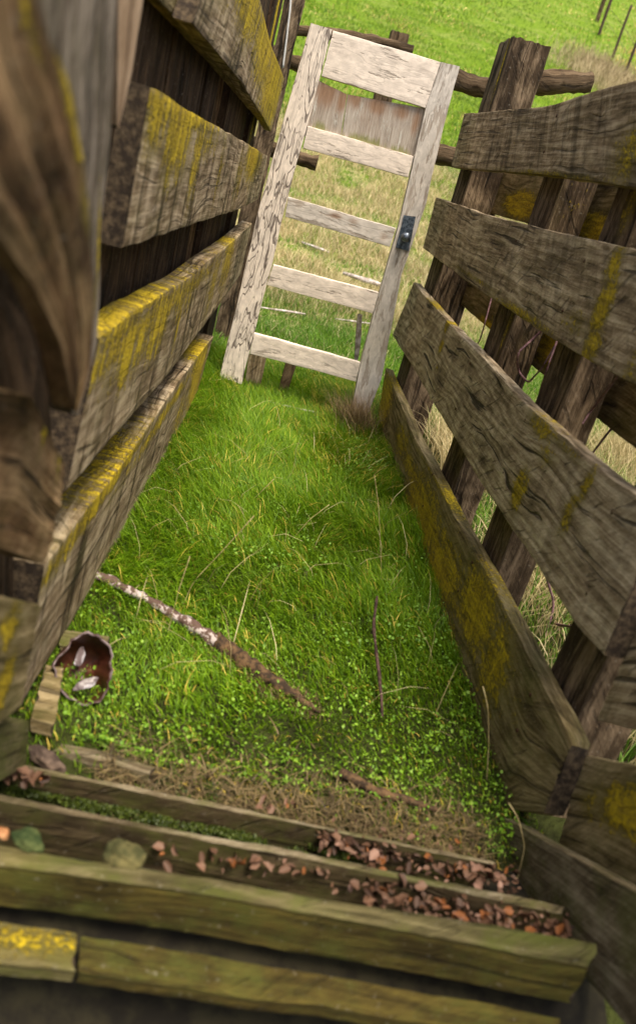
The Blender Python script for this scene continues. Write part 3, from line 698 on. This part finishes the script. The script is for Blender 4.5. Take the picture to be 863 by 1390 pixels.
# unseen boards carrying both fences on past the camera, added to shade the ramp
for (z0, z1, k) in ((.02, .36, 0), (.55, .85, 1), (1.05, 1.35, 2), (1.5, 1.85, 3)):
    for X, o_, yb, par in ((.97, (1, 0, 0), .80 if k else .35, f1), (-.44, (-1, 0, 0), .30, f2)):
        o = board('fence_board', [(X, -1.4, z0), (X, yb, z0)], [(X, -1.4, z1), (X, yb, z1)], .045, o_, GREY3, seed=150 + k, du=.05, dv=.03)
        o.parent = par; o.matrix_parent_inverse = Matrix.Translation(-Vector(par.location))
# nail heads where the right boards cross the posts
nailm = simple('rusty_nail', (.04, .018, .01), (.12, .05, .025), 300, .6, .5)
rb = [o for o in COL.objects if o.name.startswith('fence_board') and o.parent == f1][:4]
for o, zs in zip(rb, ((1.60, 1.74), (1.15, 1.30), (.60, .80), (.14, .27))):
    for Y in (4.5, 3.02, 2.30, 1.57):
        for z in zs:
            lathe('nail', (RX - .001, Y + random.uniform(-.03, .03), z + random.uniform(-.015, .015)), (-1, 0, 0), [(-.004, .0045), (.0, .0055), (.0015, .005), (.0025, .002)], nailm, o, seg=10)
# splintered stakes standing behind the door
sg = 'broken stakes behind the door'
for (A, B, lab, m_, s) in (
    ([(330, 532), (338, 480)], [(350, 536), (362, 484)], 'short grey stake below the bottom rail, next to the cracked stile', GREY, 91),
    ([(373, 548), (388, 490)], [(384, 552), (403, 494)], 'short brown stake below the middle of the bottom rail', LOG, 92),
    ([(480, 500), (482, 470), (485, 426)], [(483, 502), (489, 470), (492, 427)], 'thin pale splinter standing between the two lowest rails', WHITE, 93)):
    o = pxboard('broken_stake', A, B, (np.array([0, 4.62, 0]), np.array([0., 1, 0])), .02, OUTD, m_, seed=s); tag(o, lab, 'stake', sg)

# pale sticks lying on the ground
tg = 'pale sticks lying in the meadow grass'
for (p, q, r, lab, m_) in (((350, 424), (413, 433), .009, 'white stick in the grass seen between the two lowest door rails, left', WHITE),
                        ((452, 439), (505, 446), .008, 'white stick in the grass seen between the two lowest door rails, right', WHITE),
                        ((363, 556), (423, 570), .008, 'pale stick lying on the ground at the foot of the door', WHITE),
                        ((408, 334), (446, 348), .018, 'grey stick among straw seen through the middle opening of the door', WHITE),
                        ((462, 383), (520, 402), .03, 'pale grey branch in the straw just above the fourth door rail', WHITE)):
    a = hit(*p); b = hit(*q); b = a + (b - a) * 1.0
    up = .05 if r < .02 else .11
    a[2] += up; b[2] += up; mid = (a + b) / 2 + [0, random.uniform(-.01, .01), random.uniform(-.004, .002)]
    o = tube('stick', [a, mid, b], [r * .6, r, r * .8], m_, jit=.5, seed=p[0]); tag(o, lab, 'stick', tg)

# ------------------------------------------------------------------ rail fence behind the door
rg_ = 'rails of the cross fence behind the door'
def rail(pts, Y, r, lab, seed, dY=0):
    n_ = len(pts); P = [onY(p, Y + dY * i / (n_ - 1)) for i, p in enumerate(pts)]
    o = tube('fence_rail', P, r, LOG, seg=10, jit=.35, smooth=8, seed=seed); tag(o, lab, 'rail', rg_)
rail([(396, 40), (450, 46), (510, 56), (560, 68)], 5.7, [.03, .035, .03], 'thin upper rail behind the top of the door', 101)
rail([(585, 96), (640, 116), (700, 128)], 5.3, [.06, .058, .06], 'thick brown rail between the door and the tall post', 102)
rail([(690, 112), (750, 112), (801, 112)], 5.0, [.06, .066, .055], 'thick dark log end sticking out right of the tall post', 103)
rail([(560, 203), (610, 212), (680, 225)], 5.1, [.06, .06, .06], 'lower brown rail between the door and the right fence', 104)
rail([(330, 190), (375, 205), (430, 222)], 5.85, [.05, .05, .05], 'lower rail behind the left stile of the door', 105)
rail([(350, 64), (390, 82), (420, 92)], 5.9, [.05, .05, .05], 'upper rail behind the left stile of the door', 106)
def yboard(nm, lab, px0, px1, pyt, Y, z0, mat, seed, grp, th=.12, mo=()):
    a = onY((px0, pyt), Y); b = onY((px1, pyt), Y)
    pl = (np.array([0, Y, 0.]), np.array([0., 1, 0]))
    zt = max(a[2], b[2])
    o = board(nm, [(a[0], Y, z0), (a[0], Y, zt)], [(b[0], Y, z0), (b[0], Y, zt)], th, OUTD, mat, seed=seed, plane=pl, relief=.003, wob=.006, blobs=mo)
    return tag(o, lab, 'post', grp)
cg = 'posts of the cross fence behind the door'
yboard('fence_post', 'short brown post top showing just above the door', 530, 556, 47, 5.75, 1.75, LOG, 111, cg)
yboard('fence_post', 'dark brown post at the top edge between the left fence and the door', 394, 422, -40, 5.6, -.05, POST, 112, cg)
yboard('fence_post', 'lichened plank post at the top edge, left of the dark brown post', 362, 392, -50, 5.75, -.05, DULL, 113, cg, th=.05, mo=[(378, 30, .9, .03, .9)])
P = [onY(p, 5.5) for p in ((396, -30), (394, 10), (390, 45), (384, 92))]
tag(tube('rope', P, .006, ROPE, jit=.4, smooth=6), 'thin pale rope hanging beside the post at the top, left of the door', 'rope')

# far wire fence up the hill
fg = 'stakes of the wire fence up the hill'
fx = [((809, 30), .11, 'dark fence post at the top edge of the hill, farthest of the wire fence'), ((812, 47), .07, 'slim stake of the wire fence, second from the top of the hill'),
      ((831, 77), .055, 'leaning stake of the wire fence beside pale dry grass'), ((845, 108), .055, 'nearest stake of the wire fence at the upper right edge')]
tops_ = []
b_ = hit(831, 77); PAR[fg] = PAR['wires of the hill fence'] = empty('wire_fence', tuple(b_), 'old wire fence on slim stakes running up the green hill at the upper right', 'fence')
for k, (p, r, lab) in enumerate(fx):
    b = hit(*p); o = tube('fence_stake', [b - [0, 0, .2], b + [0, 0, 1.0], b + [.02, 0, 2.0]], r, TWIG if k else LOG, seg=8, jit=.3, smooth=4, seed=k); tag(o, lab, 'stake', fg); tops_.append(b)
for k, (hh, lab) in enumerate(((1.2, 'upper'), (.7, 'lower'))):
    tag(tube('fence_wire', [t + [0, 0, hh] for t in tops_] + [tops_[-1] + (tops_[-1] - tops_[-2]) * 1 + [0, 0, hh]], .008, WIRE, seg=5), f'{lab} wire strung between the stakes up the hill', 'wire', 'wires of the hill fence')
b0 = hit(822, 112); n = 3500; x = b0[0] + rng.normal(0, .9, n); y = b0[1] + rng.normal(0, 1.6, n); P = np.c_[x, y, gz(np.c_[x, y])]; h = rng.uniform(.25, .8, n)
t = rng.random((n, 1)); C_ = (1 - t) * np.array([.24, .18, .08]) + t * np.array([.55, .44, .26])
tag(blades('tall_dry_grass', P, h, rng.uniform(.012, .025, n), h * rng.uniform(.1, .6, n), rng.uniform(0, 6.28, n), C_, DEAD), None, None, kind='stuff')

# brambles behind the right fence
bg_ = 'bramble stems behind the right hand fence'
def bramble(pts, X, r, lab, seed):
    P = [on(p, (np.array([X + .05 * math.sin(i * 1.9 + seed), 0, 0]), np.array([1., 0, 0]))) for i, p in enumerate(pts)]
    tag(tube('bramble_stem', P, [r, r * .9, r * .6], VINE, seg=6, jit=.3, smooth=5, seed=seed), None, 'bramble', 'bramble a' if seed in (1, 2, 3, 4) else 'bramble b')
bramble([(745, 440), (720, 462), (701, 480), (703, 505), (716, 520), (735, 500), (752, 470)], 1.00, .0045, 'looped bramble stem between the second and third post', 1)
bramble([(668, 400), (660, 430), (652, 460), (640, 480)], 1.1, .004, 'bramble stem in the gap beside the second post', 2)
bramble([(760, 450), (742, 500), (728, 545), (720, 560)], 1.10, .004, 'straggling bramble stem left of the third post', 3)
bramble([(863, 480), (830, 520), (800, 560), (790, 575)], 1.02, .004, 'bramble stem crossing the third post', 4)
bramble([(740, 780), (752, 820), (738, 870)], 1.25, .005, 'arching bramble stem under the third board, left', 5)
bramble([(760, 770), (745, 850), (730, 900)], 1.35, .005, 'upright bramble stem under the third board', 6)
bramble([(725, 830), (755, 848), (790, 852)], 1.3, .006, 'level bramble stem under the third board', 7)
bramble([(735, 800), (760, 860), (790, 890)], 1.4, .004, 'bramble stem slanting down to the nearest right post', 8)
bramble([(863, 565), (830, 580), (800, 620)], 1.3, .005, 'bramble stem at the right edge above the third board', 9)

# ------------------------------------------------------------------ ramp: steps going up to the camera
stg = 'steps of the wooden ramp'
def step(label, back, front, z, hgt, mat, seed, blobs=(), side=None):
    zp = (np.array([0, 0, z]), np.array([0., 0, 1]))
    o = board('ramp_step', [on(p, zp) for p in front], [on(p, zp) for p in back], hgt, (0, 0, -1), mat, seed=seed, relief=.002, wob=.005, du=.012, dv=.006, rag=.01,
              plane=zp, blobs=blobs, side=side)
    return tag(o, label, 'step', stg)
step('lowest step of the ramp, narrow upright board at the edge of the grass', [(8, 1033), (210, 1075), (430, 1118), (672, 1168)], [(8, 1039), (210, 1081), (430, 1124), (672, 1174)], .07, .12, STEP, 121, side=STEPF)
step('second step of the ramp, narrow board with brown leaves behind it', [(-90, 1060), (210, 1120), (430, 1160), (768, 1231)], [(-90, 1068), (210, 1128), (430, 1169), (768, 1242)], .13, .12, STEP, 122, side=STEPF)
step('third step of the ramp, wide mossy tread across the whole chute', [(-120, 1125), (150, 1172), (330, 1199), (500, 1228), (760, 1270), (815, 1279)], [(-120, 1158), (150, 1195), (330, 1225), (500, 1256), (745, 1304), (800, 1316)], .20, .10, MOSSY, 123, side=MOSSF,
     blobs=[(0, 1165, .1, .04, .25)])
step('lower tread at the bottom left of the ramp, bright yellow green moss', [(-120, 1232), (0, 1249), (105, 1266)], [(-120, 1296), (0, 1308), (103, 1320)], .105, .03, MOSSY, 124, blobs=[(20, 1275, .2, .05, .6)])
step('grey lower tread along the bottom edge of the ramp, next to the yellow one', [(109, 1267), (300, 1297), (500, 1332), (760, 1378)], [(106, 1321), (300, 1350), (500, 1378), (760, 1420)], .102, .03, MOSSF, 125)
# sloping bed of dirt under the steps
bed = [(-.5, 1.42, -.03), (1.1, 1.42, -.03), (1.1, 1.2, .045), (-.5, 1.2, .045), (1.1, 1.02, .10), (-.5, 1.02, .10), (1.1, .75, .13), (-.5, .75, .13), (1.1, .3, .15), (-.5, .3, .15)]
def bz(y): return float(np.interp(-y, [-1.42, -1.27, -1.14, -1.08, -.98, -.9, -.84, -.3], [-.03, -.005, .015, .05, .075, .03, -.1, -.5]))
V = []; Fc = []; nx = 60; ny = 60
for j in range(ny):
    for i in range(nx):
        x = -.45 + 1.4 * i / (nx - 1); y = 1.42 - 1.12 * j / (ny - 1); V.append((x, y, bz(y) + .012 * mn.noise((x * 12, y * 12, 0)) - .01))
for j in range(ny - 1):
    for i in range(nx - 1): Fc.append((j * nx + i, j * nx + i + 1, (j + 1) * nx + i + 1, (j + 1) * nx + i))
me = bpy.data.meshes.new('ramp_soil'); me.from_pydata(V, [], Fc); me.materials.append(SOIL); me.polygons.foreach_set('use_smooth', np.ones(len(Fc), bool))
link('ramp_soil', me)['kind'] = 'structure'
# moss between the steps on the left
def gapline(x, k): # world y of the gap centre behind step k at x
    return None
def strip_pts(n, pts, wid, z):
    """random points along an image polyline on level z"""
    Q = np.array([onZ(p, z) for p in pts]); d = np.r_[0, np.cumsum(np.linalg.norm(np.diff(Q, axis=0), axis=1))]
    s = rng.random(n) * d[-1]; c = np.stack([np.interp(s, d, Q[:, k]) for k in range(3)], 1)
    c[:, 1] += rng.normal(0, wid, n); return c
P = np.vstack([strip_pts(5200, [(10, 1072), (200, 1108), (330, 1140)], .012, .012), strip_pts(1500, [(330, 1140), (500, 1175)], .012, .012), strip_pts(2500, [(90, 1010), (200, 1050), (300, 1085)], .03, .01)])
P[:, 2] += rng.uniform(0, .012, len(P))
t = rng.random((len(P), 1)); C_ = (1 - t) * np.array([.02, .035, .005]) + t * np.array([.09, .12, .015]); kk = (clump(P[:, 0], P[:, 1] * 2, 14, 3) > -.12); P, C_ = P[kk], C_[kk]
tag(leaves('moss', P, rng.uniform(.004, .009, len(P)), .8, C_, LEAF, .1), None, None, kind='stuff')
# brown oak leaves caught between the steps
P = np.vstack([strip_pts(190, [(430, 1150), (560, 1180), (700, 1205)], .016, .04), strip_pts(330, [(490, 1222), (620, 1252), (790, 1296)], .026, .10), strip_pts(45, [(200, 1160), (350, 1183), (480, 1208)], .012, .09),
               strip_pts(30, [(0, 1055), (60, 1072)], .01, .07), strip_pts(26, [(320, 1090), (470, 1125), (640, 1160)], .02, .05), strip_pts(80, [(640, 1205), (800, 1290)], .02, .09)])
n = len(P); P[:, 2] += rng.uniform(0, .03, n)
t = rng.random((n, 1)); C_ = (1 - t) * np.array([.04, .018, .010]) + t * np.array([.19, .10, .06]); s = rng.random(n) < .10; C_[s] = np.array([.24, .085, .025]); s = rng.random(n) < .10; C_[s] = np.array([.30, .17, .12])
tag(leaves('leaf_litter', P, (.010 + .024 * rng.random(n) ** 1.5) * .9, .5, C_, DEAD, .25, rng.choice([.45, .6, .8], n)[:, None]), None, None, kind='stuff')

# stones and lumps on the steps
def stone(nm, c, r, mat, lab, seed, cat='stone', grp='stones resting on the ramp steps'):
    import bmesh
    bm = bmesh.new(); bmesh.ops.create_icosphere(bm, subdivisions=4, radius=1)
    for v in bm.verts:
        k = 1 + .35 * mn.noise(v.co * 1.3 + Vector((seed, 0, 0))) + .12 * mn.noise(v.co * 4 + Vector((seed, 3, 0))); v.co = Vector((v.co.x * r[0] * k, v.co.y * r[1] * k, v.co.z * r[2] * k))
    for f in bm.faces: f.smooth = True
    me = bpy.data.meshes.new(nm); bm.to_mesh(me); bm.free(); me.materials.append(mat)
    o = link(nm, me); o.location = c; o.rotation_euler = (0, .1, -.15 - .08 * seed); return tag(o, lab, cat, grp)
p = onZ((168, 1160), .205); stone('mossy_stone', p + [0, 0, -.002], (.036, .022, .02), STONE, 'larger mossy stone with yellow rim on the third step', 1.2)
p = onZ((38, 1140), .205); stone('mossy_stone', p, (.028, .018, .013), simple('green_stone', (.02, .035, .008), (.07, .085, .025), 30, .9), 'green mossy stone on the left of the third step', 2.1)
p = onZ((5, 1131), .205); stone('pebble', p, (.011, .009, .008), simple('orange_pebble', (.30, .13, .05), (.5, .26, .12), 30, .8), 'small orange pebble at the left edge on the third step', 3.3)
p = onZ((62, 1030), .05); stone('brown_stone', p, (.045, .02, .018), STONE2, 'flat brown stone behind the left end of the lowest step', 4.4)

# ------------------------------------------------------------------ things lying in the chute
# fallen branch: pale bark then rotten brown
a0 = [hit(*p) for p in ((118, 792), (150, 806), (200, 832), (245, 858), (292, 888))]
for q in a0: q[2] += .042
br = empty('fallen_branch', tuple(a0[0]), 'long fallen branch with peeling white bark and a rotten brown end in the grass', 'branch')
tube('bark_length', a0, [.016, .014, .012, .017, .021], BARK, br, seg=12, jit=.8, smooth=8, seed=5)
a1 = [hit(*p) for p in ((286, 882), (320, 905), (360, 932), (400, 955), (432, 972))]
for q, dz in zip(a1, (.036, .034, .028, .024, .012)): q[2] += dz
tube('rotten_length', a1, [.024, .026, .022, .014, .005], ROT, br, seg=10, jit=.8, smooth=8, seed=8)
# crumbled dead grass along the log
n = 1500; Q = np.array(a1); s = rng.random(n) * (len(Q) - 1); i0 = s.astype(int).clip(0, len(Q) - 2); P = Q[i0] + (Q[i0 + 1] - Q[i0]) * (s - i0)[:, None]; P[:, :2] += rng.normal(0, .022, (n, 2)); P[:, 2] -= .03
t = rng.random((n, 1)); C_ = (1 - t) * np.array([.10, .05, .025]) + t * np.array([.32, .22, .11]); h = rng.uniform(.01, .05, n)
tag(blades('dead_grass_litter', P, h, rng.uniform(.0015, .003, n), rng.uniform(.01, .06, n), rng.normal(2.2, .8, n), C_, DEAD), None, None, kind='stuff')

# rusty pan
def pan():
    c = hit(108, 930); c = np.array([c[0], c[1], c[2] + .045])
    e = empty('rusty_pan', tuple(c), 'crushed rusty enamel pan lying on its side beside the lowest left board', 'pan')
    ax = Vector((.30, -.72, .62)).normalized(); a = ax.orthogonal().normalized(); b = ax.cross(a); seg = 40
    def shell(nm, prof, mat, cap=True):
        V = []; Fc = []
        for (d, r) in prof:
            for j in range(seg):
                t = j / seg * 2 * math.pi; dent = 1 + .20 * mn.noise((math.cos(t) * 1.5, math.sin(t) * 1.5, d * 14)) + .10 * mn.noise((math.cos(t) * 5, math.sin(t) * 5, d * 30)) - .30 * math.exp(-((t - 2.2) / .6) ** 2) * (r > .03)
                V.append(Vector(c) + ax * (d + .012 * mn.noise((math.cos(t) * 2, math.sin(t) * 2, 5))) + (a * math.cos(t) + b * math.sin(t)) * r * dent)
        for i in range(len(prof) - 1):
            for j in range(seg): Fc.append((i * seg + j, i * seg + (j + 1) % seg, (i + 1) * seg + (j + 1) % seg, (i + 1) * seg + j))
        if cap: Fc.append(tuple(range(seg))[::-1])
        me = bpy.data.meshes.new(nm); me.from_pydata([tuple(v) for v in V], [], Fc)
        me.polygons.foreach_set('use_smooth', np.ones(len(Fc), bool)); me.materials.append(mat); return link(nm, me, e)
    shell('pan_body', [(-.05, .048), (-.046, .058), (-.02, .068), (.03, .076), (.034, .076), (.034, .073), (.03, .072), (-.02, .064), (-.042, .054), (-.045, .001)], RUST)
    o = shell('pan_rim', [(.030, .0775), (.036, .080), (.040, .078), (.038, .074), (.032, .073)], RIMM, False)
    me = o.data
    return e
pan()
# enamel shards inside the pan
for k, (px, py, lab) in enumerate(((112, 955, 'white chipped enamel flake at the front of the rusty pan'), (103, 925, 'grey enamel flake inside the rusty pan'))):
    c = hit(px, py); c[2] += .075 if k else .06
    P = np.array([c]); o = stone('enamel_flake', tuple(c), (.028, .012, .003), ENAM, lab, 5 + k, 'flake', 'enamel flakes on the rusty pan')
    o.rotation_euler = (.7, -.3, .5 + k)
# wood offcut
zp = hit(118, 870)[2] + .05
o = board('wood_offcut', [onZ(p, zp) for p in ((80, 876), (143, 882))], [onZ(p, zp) for p in ((84, 853), (151, 863))], .05, (0, 0, -1), MOSSY, seed=131); tag(o, 'short mossy wooden offcut in the grass above the rusty pan', 'offcut')
zp = hit(75, 940)[2] + .05
o = board('grey_wood_block', [onZ(p, zp) for p in ((42, 975), (75, 985))], [onZ(p, zp) for p in ((62, 900), (88, 905))], .04, (0, 0, -1), DULL, seed=132); tag(o, 'grey block of wood between the rusty pan and the left fence', 'offcut')
# half buried slat behind the lowest step
zp = .045
o = board('buried_slat', [onZ(p, zp) for p in ((70, 1018), (150, 1034), (205, 1052))], [onZ(p, zp) for p in ((85, 1008), (150, 1020), (212, 1042))], .03, (0, 0, -1), STEP, seed=133); tag(o, 'half buried mossy slat just behind the lowest step on the left', 'slat')
# split stick on the litter
a2 = [hit(*p) for p in ((458, 1060), (500, 1085), (545, 1098), (588, 1112))]
for q in a2: q[2] += .03
tag(tube('broken_stick', a2, [.014, .012, .009, .005], ROT, seg=8, jit=.6, smooth=6, seed=12), 'broken grey brown stick on the dry litter beyond the lowest step', 'stick', 'loose sticks in the chute')
a3 = [hit(*p) for p in ((498, 850), (496, 880), (503, 920), (510, 955), (515, 985))]
for q, dz in zip(a3, (.12, .09, .07, .05, .03)): q[2] += dz
tag(tube('twig', a3, [.004, .006, .005, .006, .004], TWIG, seg=6, jit=.6, smooth=6, seed=13), 'dark crooked twig in the middle of the green grass', 'twig', 'loose sticks in the chute')
# tall individual straw stems
ss = 'tall straw stems in the chute'
for k, (pts, lab) in enumerate(((((660, 1060), (663, 1010), (662, 960), (655, 932)), 'straw stem standing against the lowest right board'),
        (((518, 800), (516, 740), (514, 690), (508, 645)), 'straw stem leaning up near the far end of the lowest right board'),
        (((245, 830), (262, 790), (300, 750), (345, 700)), 'long straw stem crossing the grass above the white branch'),
        (((225, 870), (243, 800), (258, 755)), 'upright straw stem beside the white branch'),
        (((330, 690), (352, 670), (372, 650)), 'short bent straw stem left of the middle of the chute'),
        (((390, 740), (420, 705), (447, 685)), 'straw stem lying across the middle of the chute'),
        (((700, 1200), (712, 1150), (703, 1110), (690, 1090)), 'curved dry stem beside the ramp side board'))):
    g0 = hit(*pts[0]); Y0 = g0[1]
    P = [onY(p, Y0 + .02 * i) for i, p in enumerate(pts)]
    tag(tube('straw_stem', P, [.0013, .0011, .0015], simple('straw', (.30, .23, .10), (.5, .4, .2), 40, .7) if k == 0 else bpy.data.materials['straw'], seg=5, smooth=5, seed=k), lab, 'straw stem', ss)
